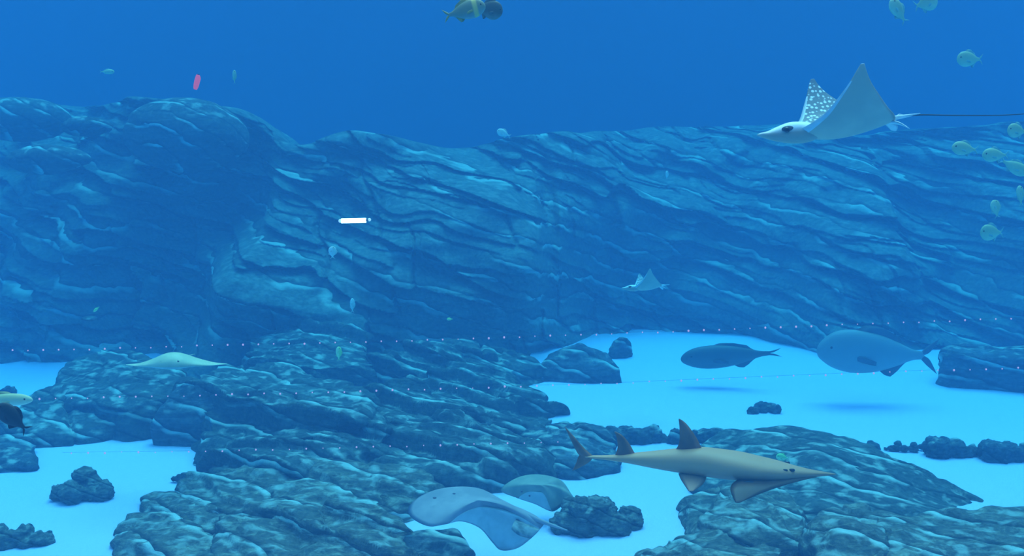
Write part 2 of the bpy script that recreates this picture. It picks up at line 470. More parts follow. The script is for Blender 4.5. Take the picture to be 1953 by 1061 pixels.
# left group
slab(R, [(110,708,15.5),(150,678,16.3),(250,672,16.3),(350,702,15),(330,750,13.8),(240,780,13.4),(130,762,14)], M_rock, 'tilted rock slab on the left behind the sand, below the pale ray', 54, th=.2, dip=(-.25,-.3))
slab(R, [(14,815,13.5),(65,770,14.3),(105,738,14.8),(200,728,14.7),(300,765,13.9),(283,795,13.8),(180,812,13.3),(75,832,13)], M_rock, 'broad sloping rock slab with a dark front edge at left, beside the open sand', 55, th=.22, dip=(-.12,-.35))
slab('boulder', [(-60,850,12.6),(0,832,12.9),(56,845,12.7),(64,878,12.1),(0,888,12),(-80,890,12)], M_rock_dark, 'dark lumpy boulder cut by the left edge of the photo below the sloping slab', 56, amp=.05, rough=.06)
slab('square_rock', [(300,792,13.2),(336,735,13.5),(418,728,13.7),(425,765,13.3),(382,796,13.1)], M_rock_dark, 'dark upright rock block leaning into the outcrop at the edge of the left sand', 57, dome=.15, amp=.07, rough=.04, flare=.04, dip=(1.2,.2), th=.5)
# main outcrop
slab(R, [(345,738,13.7),(420,694,15),(560,700,15),(720,745,13.6),(690,800,12.4),(560,835,11.9),(398,838,12.4),(392,790,12.9)], M_rock, 'wide layered rock slab forming the upper left of the central outcrop', 58, th=.19)
slab(R, [(700,760,13.6),(770,725,15),(890,692,16.5),(960,712,16.8),(1062,785,14.7),(1030,815,13.4),(900,800,13),(760,810,12.6)], M_rock, 'long layered slab on the upper right of the central outcrop, dipping toward the sand', 59, th=.19)
slab(R, [(400,855,12.1),(560,832,12.3),(720,790,12.9),(740,850,11.8),(640,880,11.3),(500,905,10.9),(405,890,11.5)], M_rock, 'layered rock slab in the middle left of the central outcrop above the mottled rock', 60, th=.19)
slab(R, [(700,800,12.8),(880,790,13.2),(1010,835,12.8),(1050,870,12.0),(960,900,11.4),(820,895,11.3),(720,870,11.6)], M_rock, 'ledged rock slab in the centre of the outcrop with pale streaked beds', 61, th=.19)
slab(R, [(1000,820,13),(1075,800,13.6),(1148,804,13.3),(1178,850,12.5),(1176,882,12),(1110,890,11.8),(1020,885,11.9)], M_rock_dark, 'dark rock lobe ending the central outcrop behind the guitarfish tail', 62, dome=.12, amp=.07, th=.2)
slab(R, [(345,905,11.2),(480,880,11.5),(640,878,11.4),(800,885,11.3),(845,915,10.8),(790,950,10.3),(600,985,9.7),(420,970,10),(355,940,10.6)], M_rock_near, 'mottled pale and dark rock shelf in the lower centre left of the photo', 63, amp=.09, th=.11, rough=.06)
slab(R, [(268,950,10.8),(303,930,11),(400,930,10.8),(440,985,9.9),(350,1015,9.6),(275,990,10.1)], M_rock_near, 'rounded dark ledge above the lowest left corner of the mottled rock', 64, amp=.06, th=.18)
slab(R, [(222,1010,9.9),(245,982,10.2),(330,985,10),(420,1025,9.4),(460,1080,8.8),(340,1110,8.6),(222,1075,9)], M_rock_near, 'lowest left ledge of the mottled rock meeting the sand at the bottom', 65, amp=.06, th=.18)
slab(R, [(420,975,9.9),(620,965,9.9),(760,985,9.7),(780,1050,9),(750,1120,8.4),(520,1150,8.1),(420,1080,8.8)], M_rock_near, 'mottled rock ledge cut by the bottom edge left of the grey stingray', 66, amp=.09, th=.11, rough=.06)
slab(R, [(755,1035,9.3),(800,1010,9.6),(868,1012,9.5),(895,1050,9.1),(880,1110,8.5),(780,1120,8.5)], M_rock_dark, 'dark rock directly below the head of the grey stingray at the bottom', 67, amp=.06)
# right group
slab('boulder', [(1318,855,12.5),(1388,815,12.9),(1500,806,12.9),(1610,826,12.4),(1720,872,11.7),(1822,922,11.1),(1866,952,10.9),(1760,985,10),(1560,975,10),(1400,945,10.6),(1328,915,11.2)], M_rock, 'huge smooth whale-backed boulder at right behind the head of the guitarfish', 68, dome=.22, amp=.07, rough=.035, flare=.10, th=.2, rnd=.3, dip=(.18,-.1))
slab('boulder', [(1308,950,10.6),(1360,928,10.8),(1470,918,10.8),(1540,960,10),(1530,1020,9.2),(1420,1030,9.1),(1325,1010,9.4)], M_rock_near, 'streaked boulder under the guitarfish belly at the lower right', 69, dome=.12, amp=.06, th=.2, rough=.05, dip=(.6,-.1))
slab('boulder', [(1225,1045,9.3),(1290,1012,9.5),(1400,1004,9.4),(1500,1035,8.9),(1480,1120,8.1),(1300,1140,8),(1210,1100,8.5)], M_rock_near, 'near mottled boulder with a sandy rim at the bottom, right of the coral lump', 70, amp=.06, th=.16, rough=.05)
slab('boulder', [(1548,1000,9.3),(1575,968,9.7),(1650,965,9.7),(1695,1010,9),(1690,1110,8),(1560,1120,8)], M_rock_near, 'rounded dark near boulder at the bottom between two mottled ones', 71, dome=.15, amp=.05, th=.25, rough=.05)
slab('boulder', [(1675,980,9.7),(1780,972,9.8),(1953,975,9.8),(2080,985,9.6),(2080,1120,8),(1850,1130,8),(1690,1110,8)], M_rock_near, 'wide speckled near rock filling the bottom right corner', 72, amp=.07, th=.10, rough=.06, dip=(.1,-.2))
slab('square_rock', [(1800,676,16.6),(1806,660,17.2),(2040,655,17.4),(2060,700,15.8),(1940,690,16.2)], M_rock_dark, 'dark squared rock block on the sand at the right edge beneath the wall', 73, amp=.07, flare=.02, rough=.05, th=.2)
# rubble and coral lumps on the sand
rubble(98, 228, 902, 956, 'low heap of round brown coral lumps alone on the left sand', 81, n=12, profile=lambda u: 1.0 if .2 < u < .5 else (.9 if .7 < u < .9 else .55))
rubble(-20, 82, 996, 1046, 'broken coral heap at the left edge near the bottom corner', 82, n=14, profile=lambda u: .95-.45*u)
rubble(1070, 1222, 948, 1020, 'knobbly grey-green coral lump on the sand under the guitarfish tail', 83, n=26, vox=.014, profile=lambda u: (.75+.25*math.sin(PI*min(u/.7,1))) if u < .72 else .55)
rubble(1430, 1508, 757, 790, 'small dark rock standing alone on the bright sand at right', 84, n=8, mat=M_rock_dark, name='small_rock', cat='rock', profile=lambda u: .6+.4*u)
rubble(1165, 1298, 812, 850, 'low ridge of dark coral rubble between the guitarfish dorsal fins', 85, n=30, mat=M_rock_dark, profile=lambda u: .85)
rubble(1322, 1400, 815, 850, 'low ridge of dark coral rubble behind the tall dorsal fin, against the whale-backed boulder', 86, n=22, mat=M_rock_dark, profile=lambda u: .85)
rubble(1690, 1775, 842, 862, 'short thin strip of coral rubble on the right sand', 87, n=10, mat=M_rock_dark)
rubble(1778, 1862, 832, 870, 'dark coral rubble ridge near the right edge, left of a second heap', 88, n=24, mat=M_rock_dark, profile=lambda u: .9-.25*u)
rubble(1888, 1990, 838, 880, 'dark coral rubble heap cut by the right edge of the photo', 89, n=24, mat=M_rock_dark, profile=lambda u: .8)
rubble(1640, 1680, 838, 862, 'little knob of rubble on the skyline of the whale-backed boulder', 90, n=6, mat=M_rock_dark, name='small_rock', cat='rock')
rubble(1165, 1210, 645, 682, 'small dark rock at the far edge of the sand behind the smooth boulder', 91, n=8, mat=M_rock_dark, name='small_rock', cat='rock', vox=.03)
rubble(-10, 40, 736, 752, 'small dark rock on the far left sand above the tan fish', 92, n=7, mat=M_rock_dark, name='small_rock', cat='rock', vox=.03)
rubble(325, 360, 900, 918, 'tiny rock fragment on sand at the foot of the central outcrop', 93, n=5, mat=M_rock_dark, name='small_rock', cat='rock')
# boulders lying on top of the left wall
def wall_boulder(px0, px1, py0, py1, Y, label, seed, mat=None):
    a = atY(px0, py1, Y); b = atY(px1, py0, Y)
    c = (a+b)/2; w = (b.x-a.x)/2; h = (b.z-a.z)/2
    bm = bmesh.new()
    bmesh.ops.create_icosphere(bm, subdivisions=5, radius=1, matrix=Matrix.Translation(c) @ Matrix.Diagonal((w, w*0.8, h, 1)))
    me = remesh(bm, 0.06); co, no = get_np(me)
    co = co+no*(0.07*fbm(co*1.2, 3, seed)+0.03*strata(co, seed, th=.25))[:, None]
    return finish_rock('boulder', me, co, mat or M_rock, label, 'rock')
wall_boulder(240, 470, 190, 330, 20.2, 'big faint rounded boulder on the wall top under the pink reflection', 101)
wall_boulder(-60, 130, 185, 270, 21.2, 'faint rounded boulder on the wall top at the left edge', 102)
wall_boulder(118, 212, 222, 262, 19.8, 'small boulder with a bright upper rim near the top left', 103)
wall_boulder(18, 176, 276, 332, 19.0, 'oval boulder with a pale rim at left below the bright-rimmed one', 104)
wall_boulder(148, 190, 598, 618, 16.8, 'small pale stone low on the left wall', 105)

# ------------------------------------------------------------------ animals: lofting helpers
def catmull(pts, n):
    """resample rows of numbers with a smooth curve"""
    P = np.array(pts, dtype=float); m = len(P)
    t = np.linspace(0, m-1, n); out = []
    for q in t:
        i = min(int(q), m-2); u = q-i
        p0 = P[max(i-1, 0)]; p1 = P[i]; p2 = P[i+1]; p3 = P[min(i+2, m-1)]
        out.append(0.5*((2*p1)+(-p0+p2)*u+(2*p0-5*p1+4*p2-p3)*u*u+(-p0+3*p1-3*p2+p3)*u**3))
    return np.array(out)
def loft_body(name, sec, mat, parent, n=40, m=24, power=1.0, bend=None):
    """sec: rows (x, z_top, z_bottom, half_width), nose first"""
    S = catmull(sec, n)
    V = []; F = []
    for (x, zt, zb, w) in S:
        zc = (zt+zb)/2; h = max((zt-zb)/2, 0.0008); w = max(w, 0.0008)
        for k in range(m):
            a = 2*PI*k/m
            ca, sa = math.cos(a), math.sin(a)
            yy = w*math.copysign(abs(ca)**power, ca); zz = zc+h*math.copysign(abs(sa)**power, sa)
            off = bend(x) if bend else 0
            V.append((x, yy+off, zz))
    for i in range(n-1):
        for k in range(m):
            k2 = (k+1) % m
            F.append((i*m+k, i*m+k2, (i+1)*m+k2, (i+1)*m+k))
    V.append((S[0][0], bend(S[0][0]) if bend else 0, (S[0][1]+S[0][2])/2)); V.append((S[-1][0], bend(S[-1][0]) if bend else 0, (S[-1][1]+S[-1][2])/2))
    a, b = len(V)-2, len(V)-1
    for k in range(m):
        F.append((a, (k+1) % m, k)); F.append((b, (n-1)*m+k, (n-1)*m+(k+1) % m))
    o = mesh_obj(name, V, F, mat, parent); recalc(o); return o
def fin(name, lead, trail, mat, parent, th=0.01, n=14, m=8, nrm=(0, 1, 0)):
    """blade between a leading and a trailing edge, lens-shaped in section, root first"""
    A = catmull(lead, n); B = catmull(trail, n); N_ = np.array(nrm, float); N_ /= np.linalg.norm(N_)
    V = []; F = []
    for i in range(n):
        t = th*(1-0.8*i/(n-1))
        for k in range(m):
            u = k/m*2
            s = u if u <= 1 else 2-u
            sg = 1 if u <= 1 else -1
            V.append(tuple(A[i]*(1-s)+B[i]*s+N_*sg*t*math.sin(PI*min(max(s, 0), 1))**0.7))
    for i in range(n-1):
        for k in range(m):
            k2 = (k+1) % m
            F.append((i*m+k, i*m+k2, (i+1)*m+k2, (i+1)*m+k))
    F.append(tuple(range(m-1, -1, -1))); F.append(tuple((n-1)*m+k for k in range(m)))
    o = mesh_obj(name, V, F, mat, parent); recalc(o); return o
def ball(name, c, r, mat, parent, sc=(1, 1, 1), seg=14):
    bm = bmesh.new()
    bmesh.ops.create_uvsphere(bm, u_segments=seg, v_segments=max(8, seg//2+2), radius=r, matrix=Matrix.Translation(c) @ Matrix.Diagonal((*sc, 1)))
    me = bpy.data.meshes.new(name); bm.to_mesh(me); bm.free()
    me.polygons.foreach_set('use_smooth', [True]*len(me.polygons)); me.materials.append(mat)
    o = link(bpy.data.objects.new(name, me)); o.parent = parent; return o
def tube(name, pts, radii, mat, parent, m=8, n=40):
    P = catmull([(*p, r) for p, r in zip(pts, radii)], n)
    V = []; F = []
    for i in range(n):
        d = P[min(i+1, n-1), :3]-P[max(i-1, 0), :3]; d = Vector(d).normalized()
        a = d.orthogonal().normalized() if abs(d.z) > .95 else d.cross(Vector((0, 0, 1))).normalized(); b = d.cross(a)
        for k in range(m):
            t = 2*PI*k/m
            V.append(tuple(Vector(P[i, :3])+(a*math.cos(t)+b*math.sin(t))*max(P[i, 3], 0.0004)))
    for i in range(n-1):
        for k in range(m):
            F.append((i*m+k, i*m+(k+1) % m, (i+1)*m+(k+1) % m, (i+1)*m+k))
    F.append(tuple(range(m))); F.append(tuple((n-1)*m+k for k in range(m)))
    o = mesh_obj(name, V, F, mat, parent); recalc(o); return o
def pose(loc, fwd, up=(0, 0, 1)):
    """matrix whose +X looks along fwd"""
    f = Vector(fwd).normalized(); u = Vector(up); y = u.cross(f).normalized(); z = f.cross(y)
    M = Matrix((f, y, z)).transposed().to_4x4(); M.translation = Vector(loc); return M
M_eye = plain_mat('dark_eye', (0.01, 0.01, 0.012), rough=0.15, spec=0.5)
M_dark_patch = plain_mat('gill_shade_eye_patch', (0.09, 0.10, 0.11), rough=.8)  # dark tone for the painted gill shade and the ray's eye patch
M_eye_soft = plain_mat('slate_eye', (0.12, 0.08, 0.11), rough=0.4)

# ------------------------------------------------------------------ guitarfish
def make_guitarfish():
    Y = 7.0; k = Y/FPX
    O = atY(1350, 882, Y)
    root = empty('guitarfish', pose(O, (1, -0.06, -0.02)))
    props(root, 'long grey-brown guitarfish with pointed snout and two tall dorsal fins gliding above the boulders', 'guitarfish')
    skin = fish_mat('guitarfish_skin', (0.64, 0.30, 0.15), (0.15, 0.085, 0.05), lo=-0.095, hi=0.02, mott=.3, scale=9)  # belly darkened to paint the shade under the body
    finm = plain_mat('guitarfish_fin', (0.17, 0.08, 0.045), (0.30, 0.13, 0.07), scale=6)
    pale = plain_mat('guitarfish_pale_fin', (0.62, 0.28, 0.16), (0.50, 0.23, 0.13), scale=9)
    def P(px, py, y=0.0): return ((px-1350)*k, y, -(py-882)*k)
    rows = []
    for px, t, b, w in [(1597,896,898,.004),(1575,893,901,.022),(1545,889,904,.05),(1515,883,907,.09),(1490,877,909,.125),(1455,870,911,.155),(1415,862,912,.165),
                        (1375,857,911,.15),(1335,854,908,.125),(1290,858,903,.10),(1245,864,897,.075),(1200,870,890,.05),(1160,875,885,.03),(1120,877,882,.018),(1108,878,881,.008)]:
        rows.append(((px-1350)*k, -(t-882)*k, -(b-882)*k, w))
    loft_body('body', rows, skin, root, n=70, m=36, power=.9)
    # flattened head disc with the pectoral fins, near side and far side
    for s in (-1, 1):
        lead = [P(1560, 901, s*.03), P(1505, 908, s*.12), P(1450, 918, s*.22), P(1404, 930, s*.31)]
        trail = [P(1420, 905, s*.06), P(1396, 907, s*.14), P(1385, 914, s*.24), P(1392, 931, s*.32)]
        fin('pectoral_fin', lead, trail, skin, root, th=.022, n=18, m=12, nrm=(0, 0.2, 1))
        lead = [P(1347, 905, s*.06), P(1338, 914, s*.13), P(1318, 924, s*.19)]
        trail = [P(1292, 902, s*.05), P(1296, 910, s*.11), P(1308, 924, s*.19)]
        fin('pelvic_fin', lead, trail, pale, root, th=.012, nrm=(0, .2, 1))
        ball('gill_shade', P(1424, 907, s*.150), .032, M_dark_patch, root, (1.3, .35, .42))  # dark patch painting the shadow beside the pectoral fin
        ball('eye', P(1508, 885, s*.082), .013, M_eye, root, (1.5, .8, .9))
        ball('spiracle', P(1494, 884, s*.10), .010, M_eye, root, (1.8, .6, .8))
    fin('dorsal_fin', [P(1340, 860), P(1325, 832), P(1306, 807), P(1292, 797)], [P(1284, 864), P(1293, 845), P(1293, 820), P(1290, 798)], finm, root, th=.018)
    fin('dorsal_fin', [P(1210, 874), P(1196, 850), P(1182, 834), P(1168, 827)], [P(1168, 877), P(1173, 862), P(1172, 842), P(1166, 828)], finm, root, th=.014)
    t = [P(1128, 879), P(1108, 862), P(1086, 838), P(1070, 821)]; u = [P(1108, 884), P(1096, 874), P(1082, 848), P(1069, 822)]
    fin('tail_fin', t, u, finm, root, th=.013)
    fin('tail_fin', [P(1128, 879), P(1119, 890), P(1103, 901), P(1087, 909)], [P(1100, 874), P(1096, 884), P(1092, 896), P(1086, 908)], finm, root, th=.012)
make_guitarfish()

# ------------------------------------------------------------------ rays
def ray_disc(name, sec, mats, parent, n=44, m=26, rim=None):
    """sec: rows (side, lead, trail, up, thick_top, thick_bottom) from the middle out; both sides made as ONE mesh"""
    S = catmull(sec, n)
    rows = np.concatenate([S[::-1]*np.array([-1, 1, 1, 1, 1, 1]), S[1:]])
    V = []; F = []; fm = []
    nr = len(rows)
    # local normal of the wing section: follow the slope of 'up' against 'side'
    for i, (l, fl, ft, u, tt, tb) in enumerate(rows):
        a = rows[max(i-1, 0)]; b = rows[min(i+1, nr-1)]
        d = Vector((0, b[0]-a[0], b[3]-a[3])).normalized(); nv = Vector((0, -d.z, d.y))
        for k in range(m):
            q = k/m*2; s = q if q <= 1 else 2-q
            top = q <= 1
            x = fl*(1-s)+ft*s
            h = math.sin(PI*s**0.75)**0.8 if 0 < s < 1 else 0
            off = (tt if top else -tb)*h
            V.append((x+0, l+nv.y*off, u+nv.z*off))
    for i in range(nr-1):
        for k in range(m):
            k2 = (k+1) % m
            F.append((i*m+k, i*m+k2, (i+1)*m+k2, (i+1)*m+k)); fm.append(2 if (rim and k in (0, m-1) and abs(i-nr/2) < rim*nr/2) else 0 if k < m//2 else 1)
    F.append(tuple(range(m))); F.append(tuple((nr-1)*m+k for k in range(m))); fm += [0, 0]
    o = mesh_obj(name, V, F, mats, parent, fm=fm); recalc(o); return o
def spot_mat():
    m, nt, b = new_mat('spotted_hide'); N = nt.nodes; Lk = nt.links
    tc = N.new('ShaderNodeTexCoord'); vo = N.new('ShaderNodeTexVoronoi'); vo.inputs['Scale'].default_value = 36; vo.inputs['Randomness'].default_value = .55
    Lk.new(tc.outputs['Object'], vo.inputs['Vector'])
    r = ramp(nt, [(0.30, (0.85, 0.9, 0.88)), (0.42, (0.20, 0.23, 0.23))])
    Lk.new(vo.outputs['Distance'], r.inputs[0])
    # pale head and leading edge
    sx = N.new('ShaderNodeSeparateXYZ'); Lk.new(tc.outputs['Object'], sx.inputs[0])
    mr = N.new('ShaderNodeMapRange'); mr.inputs['From Min'].default_value = 0.12; mr.inputs['From Max'].default_value = 0.24
    Lk.new(sx.outputs['X'], mr.inputs['Value'])
    mx = N.new('ShaderNodeMix'); mx.data_type = 'RGBA'
    Lk.new(mr.outputs[0], mx.inputs[0]); Lk.new(r.outputs[0], mx.inputs[6]); mx.inputs[7].default_value = (.72, .78, .76, 1)
    Lk.new(mx.outputs[2], b.inputs['Base Color']); b.inputs['Roughness'].default_value = .5
    return m
M_spot = spot_mat()
M_under = plain_mat('ray_underside', (0.70, 0.54, 0.38), (0.60, 0.47, 0.34), scale=5, rough=.6)
M_raypale = plain_mat('ray_pale', (0.74, 0.80, 0.78), (0.6, 0.66, 0.64), scale=9, rough=.5)
M_tail = plain_mat('ray_tail', (0.03, 0.035, 0.04), rough=.6)
def eagle_ray(label, loc, fwd, scale, up=(0, 0, 1), tail=True):
    M = pose(loc, fwd, up) @ Matrix.Scale(scale, 4)
    root = empty('eagle_ray', M)
    props(root, label, 'ray')
    # side, lead, trail, up, thick top, thick bottom
    sec = [(0.0, .26, -.38, 0.0, .050, .075), (.06, .25, -.38, .005, .045, .065), (.13, .20, -.345, .035, .03, .045), (.20, .135, -.27, .085, .018, .028),
           (.27, .075, -.185, .165, .012, .016), (.325, .025, -.115, .24, .008, .010), (.362, -.010, -.075, .305, .005, .006), (.378, -.035, -.060, .345, .002, .002)]
    ray_disc('body', sec, [M_spot, M_under, M_raypale], root, n=40, m=30, rim=.72)
    rows = [(.50, .004, -.006, .012), (.475, .012, -.016, .034), (.43, .018, -.035, .044), (.36, .042, -.058, .058), (.28, .06, -.075, .075), (.18, .05, -.078, .08), (.08, .02, -.05, .05)]
    loft_body('head', rows, M_spot if False else M_head, root, n=30, m=24, power=.85)
    for s in (-1, 1):
        ball('eye', (.335, s*.073, .012), .017, M_eye, root, (1.2, .7, 1))
        ball('eye_patch', (.325, s*.062, .018), .024, M_dark_patch, root, (1.7, .55, .75))
        fin('pelvic_fin', [(-.32, s*.05, .005), (-.38, s*.09, -.01), (-.43, s*.11, -.05)], [(-.38, s*.005, .0), (-.44, s*.03, -.03), (-.46, s*.09, -.06)], M_raypale, root, th=.016, nrm=(0, .4, 1))
    fin('dorsal_fin', [(-.40, 0, .02), (-.44, 0, .045)], [(-.46, 0, .015), (-.47, 0, .035)], M_raypale, root, th=.006)
    fin('tail_spine', [(-.34, .006, .035), (-.46, .006, .035), (-.58, .006, .035)], [(-.36, 0, .002), (-.46, 0, .012), (-.58, 0, .026)], M_raypale, root, th=.010)
    if tail:
        tube('tail', [(-.36, 0, .014), (-.55, 0, .025), (-.8, .0, .0), (-1.1, .02, -.03), (-1.35, .03, -.04)], [.007, .005, .0042, .0036, .0026], M_tail, root)
    return root
M_head = fish_mat('ray_head', (0.90, 0.86, 0.80), (0.50, 0.40, 0.30), lo=-.012, hi=.030, mott=.15, scale=14)
eagle_ray('white-spotted eagle ray with raised wings and long black tail, at the upper right', atY(1590, 243, 7.0), (-1, -.13, -.10), 1.0, up=(0.0, .05, 1))
eagle_ray('small faint dark ray with an upright wing in front of the far wall', atY(1228, 548, 14.5), (-1, -.2, -.02), .62, up=(0, .25, 1), tail=False)

def blob_sheet(name, outline, center, mats, parent, th=0.05, rings=14, n=90, tb=0.3, pw=0.7):
    """flat animal from its closed edge curve: domed above, nearly flat below"""
    O = [Vector(p) for p in outline]; m0 = len(O)
    pts = []
    for i in range(n):
        q = i/n*m0; j = int(q); u = q-j
        p0, p1, p2, p3 = O[(j-1) % m0], O[j], O[(j+1) % m0], O[(j+2) % m0]
        pts.append(0.5*((2*p1)+(-p0+p2)*u+(2*p0-5*p1+4*p2-p3)*u*u+(-p0+3*p1-3*p2+p3)*u**3))
    c = Vector(center); V = []; F = []; fm = []
    def lay(sgn):
        base = len(V); V.append(c+Vector((0, 0, th*sgn)))
        for r in range(1, rings):
            t = r/rings
            for p in pts:
                q = c.lerp(p, t); q.z = c.z+(p.z-c.z)*t**1.8; V.append(q+Vector((0, 0, sgn*th*(1-t*t)**pw)))
        return base
    a = lay(1); th0 = th; th = th*tb; b = lay(-1)
    e0 = len(V); V.extend(pts)
    for base, mi in ((a, 0), (b, 1)):
        for i in range(n):
            j = (i+1) % n
            F.append((base, base+1+i, base+1+j)); fm.append(mi)
            for r in range(rings-2):
                F.append((base+1+r*n+i, base+1+(r+1)*n+i, base+1+(r+1)*n+j, base+1+r*n+j)); fm.append(mi)
            F.append((base+1+(rings-2)*n+i, e0+i, e0+j, base+1+(rings-2)*n+j)); fm.append(mi)
    inv = parent.matrix_world.inverted()
    o = mesh_obj(name, [tuple(inv @ v) for v in V], F, mats, parent, fm=fm); recalc(o); return o
M_sting = plain_mat('stingray_hide', (0.40, 0.31, 0.31), (0.30, 0.24, 0.25), scale=5, rough=.7, bump=.2)
M_sting2 = plain_mat('stingray_green_hide', (0.36, 0.32, 0.24), (0.26, 0.25, 0.19), scale=6, rough=.7)
M_stb = plain_mat('stingray_belly', (0.55, 0.57, 0.55), rough=.7)
M_mot = plain_mat('stingray_mottle', (0.12, 0.13, 0.13), (0.3, 0.31, 0.3), scale=14, rough=.8)
def big_stingray():
    c = atZ(900, 968, .55)
    root = empty('stingray', Matrix.Translation(c))
    props(root, 'large grey stingray with a rippling disc gliding low over the sand, bottom centre', 'stingray')
    ol = [(782,985,.50),(783,962,.55),(815,940,.62),(862,929,.66),(915,932,.62),(962,956,.52),(1000,976,.45),(1036,994,.40),(1030,1010,.36),
          (1010,1030,.24),(985,1047,.16),(955,1050,.14),(938,1034,.22),(915,1008,.36),(880,995,.46),(848,1001,.47),(815,1004,.46)]
    blob_sheet('disc', [atZ(*p) for p in ol], atZ(912, 966, .56), [M_sting, M_stb], root, th=.05, tb=.2)
    inv = root.matrix_world.inverted()
    def L(*a): return tuple(inv @ atZ(*a))
    tube('tail', [L(985, 975, .50), L(1020, 990, .44), L(1055, 1003, .40), L(1082, 1012, .38)], [.03, .022, .014, .005], M_sting, root)
    ball('eye', L(829, 950, .64), .011, M_eye_soft, root, (1.5, 1, .6))
    ball('eye', L(866, 942, .66), .009, M_eye_soft, root, (1.5, 1, .6))
    fin('pelvic_fin', [L(985, 990, .44), L(1005, 1000, .42), L(1030, 1010, .38)], [L(975, 1010, .42), L(990, 1022, .36), L(1012, 1028, .32)], M_mot, root, th=.015, nrm=(0, 0, 1))
big_stingray()
def small_stingray():
    c = atZ(1030, 945, .30)
    root = empty('stingray', Matrix.Translation(c))
    props(root, 'smaller green-grey stingray at the rim of the outcrop, just behind the large one', 'stingray')
    ol = [(955,935,.28),(985,912,.38),(1025,905,.42),(1068,915,.38),(1088,940,.25),(1093,953,.2),(1072,966,.16),(1052,976,.14),(1020,962,.2),(985,950,.24)]
    blob_sheet('disc', [atZ(*p) for p in ol], atZ(1030, 938, .34), [M_sting2, M_stb], root, th=.06, tb=.2)
    inv = root.matrix_world.inverted()
    def L(*a): return tuple(inv @ atZ(*a))
    tube('tail', [L(1080, 948, .22), L(1105, 956, .2), L(1140, 960, .2)], [.016, .01, .004], M_sting2, root)
    ball('eye', L(995, 938, .395), .010, M_eye_soft, root)
    ball('eye', L(1010, 946, .375), .010, M_eye_soft, root)
small_stingray()
def pale_ray():
    Y = 11.2; k = Y/FPX
    O = atY(332, 692, Y)
    root = empty('cownose_ray', pose(O, (0.05, -1, -0.03)))
    props(root, 'pale ray seen head-on with thin drooping wings above the left rocks', 'ray')
    g = plain_mat('pale_ray_back', (0.85, 0.62, 0.36), (0.72, 0.55, 0.32), scale=6)
    w = plain_mat('pale_ray_belly', (0.62, 0.68, 0.60), rough=.6)
    sec = [(0, .22, -.22, .0, .115, .045), (.06, .22, -.22, -.002, .11, .042), (.12, .20, -.22, -.004, .09, .035), (.20, .15, -.20, -.008, .055, .026), (.29, .10, -.17, -.018, .03, .016),
           (.38, .03, -.14, -.03, .012, .008), (.45, -.03, -.12, -.035, .007, .005), (.52, -.09, -.11, -.04, .003, .002)]
    ray_disc('body', sec, [g, w], root, n=36)
    ball('eye', (.17, .085, .045), .015, M_eye, root); ball('eye', (.17, -.085, .045), .012, M_eye, root)
    tube('tail', [(-.2, 0, .0), (-.5, 0, -.04), (-.9, 0, -.10)], [.012, .007, .003], g, root)
pale_ray()

# ------------------------------------------------------------------ bony fish
def fish(name, label, loc, fwd, L, depth, mats, up=(0, 0, 1), group=None, width=.2, tail=.18, eye=.03, fork=.5, hump=.0, cat='fish', low_fins=False):
    """L nose to tail tip, depth as share of L"""
    skin, finm = mats
    root = empty(name, pose(loc, fwd, up) @ Matrix.Scale(L, 4))
    props(root, label, cat, group)
    d = depth/2
    rows = [(.50, .004, -.004, .003), (.485, d*.30, -d*.30, width*.18), (.44, d*.62, -d*.55, width*.32), (.36, d*(.90+hump), -d*.82, width*.44), (.24, d*(1.04+hump), -d*1.0, width*.5),
            (.10, d*1.02, -d*1.0, width*.48), (-.04, d*.85, -d*.84, width*.4), (-.17, d*.56, -d*.56, width*.26), (-.28, d*.28, -d*.28, width*.13), (-.36, d*.20, -d*.20, width*.06), (-.38, d*.18, -d*.18, width*.03)]
    loft_body('body', rows, skin, root, n=44, m=22)
    tz = tail*.5 if tail < .1 else max(tail*.5, d*.75)
    fin('tail_fin', [(-.35, 0, d*.15), (-.41, 0, tz*.55), (-.50, 0, tz)], [(-.37, 0, -.002), (-.43, 0, tz*.22), (-.495, 0, tz*.93)] if fork else [(-.37, 0, 0), (-.45, 0, 0), (-.48, 0, tz*.3)], finm, root, th=.010)
    fin('tail_fin', [(-.35, 0, -d*.15), (-.41, 0, -tz*.55), (-.50, 0, -tz)], [(-.37, 0, .002), (-.43, 0, -tz*.22), (-.495, 0, -tz*.93)], finm, root, th=.010)
    k_ = .88 if low_fins else 1
    fin('dorsal_fin', [(.22, 0, d*.95*k_), (.12, 0, (d*1.25+.01)*k_), (-.02, 0, (d*1.2+.01)*k_)], [(-.25, 0, d*.3), (-.2, 0, d*.55), (-.16, 0, d*.85)], finm, root, th=.008)
    fin('anal_fin', [(-.02, 0, -d*.82), (-.07, 0, -d*1.05), (-.12, 0, -d*1.12)], [(-.25, 0, -d*.3), (-.21, 0, -d*.55), (-.17, 0, -d*.85)], finm, root, th=.008)
    for s in (-1, 1):
        fin('pectoral_fin', [(.20, s*width*.46, -d*.1), (.13, s*(width*.5+.02), -d*.15), (.05, s*(width*.5+.04), -d*.3)], [(.19, s*width*.46, -d*.35), (.12, s*(width*.5+.01), -d*.45), (.05, s*(width*.5+.03), -d*.5)], finm, root, th=.006)
        if eye: ball('eye', (.40, s*width*.36, d*.22), eye, M_eye, root, (1, .5, 1), seg=10)
    return root
M_dark_fish = (fish_mat('dark_fish', (0.035, 0.05, 0.055), (0.06, 0.08, 0.09)), plain_mat('dark_fin', (0.03, 0.04, 0.05)))
M_green = (fish_mat('silver_green_fish', (0.40, 0.48, 0.26), (0.55, 0.66, 0.42), lo=-.2, hi=.2, mott=.5, scale=9), plain_mat('green_fin', (0.28, 0.5, 0.42)))
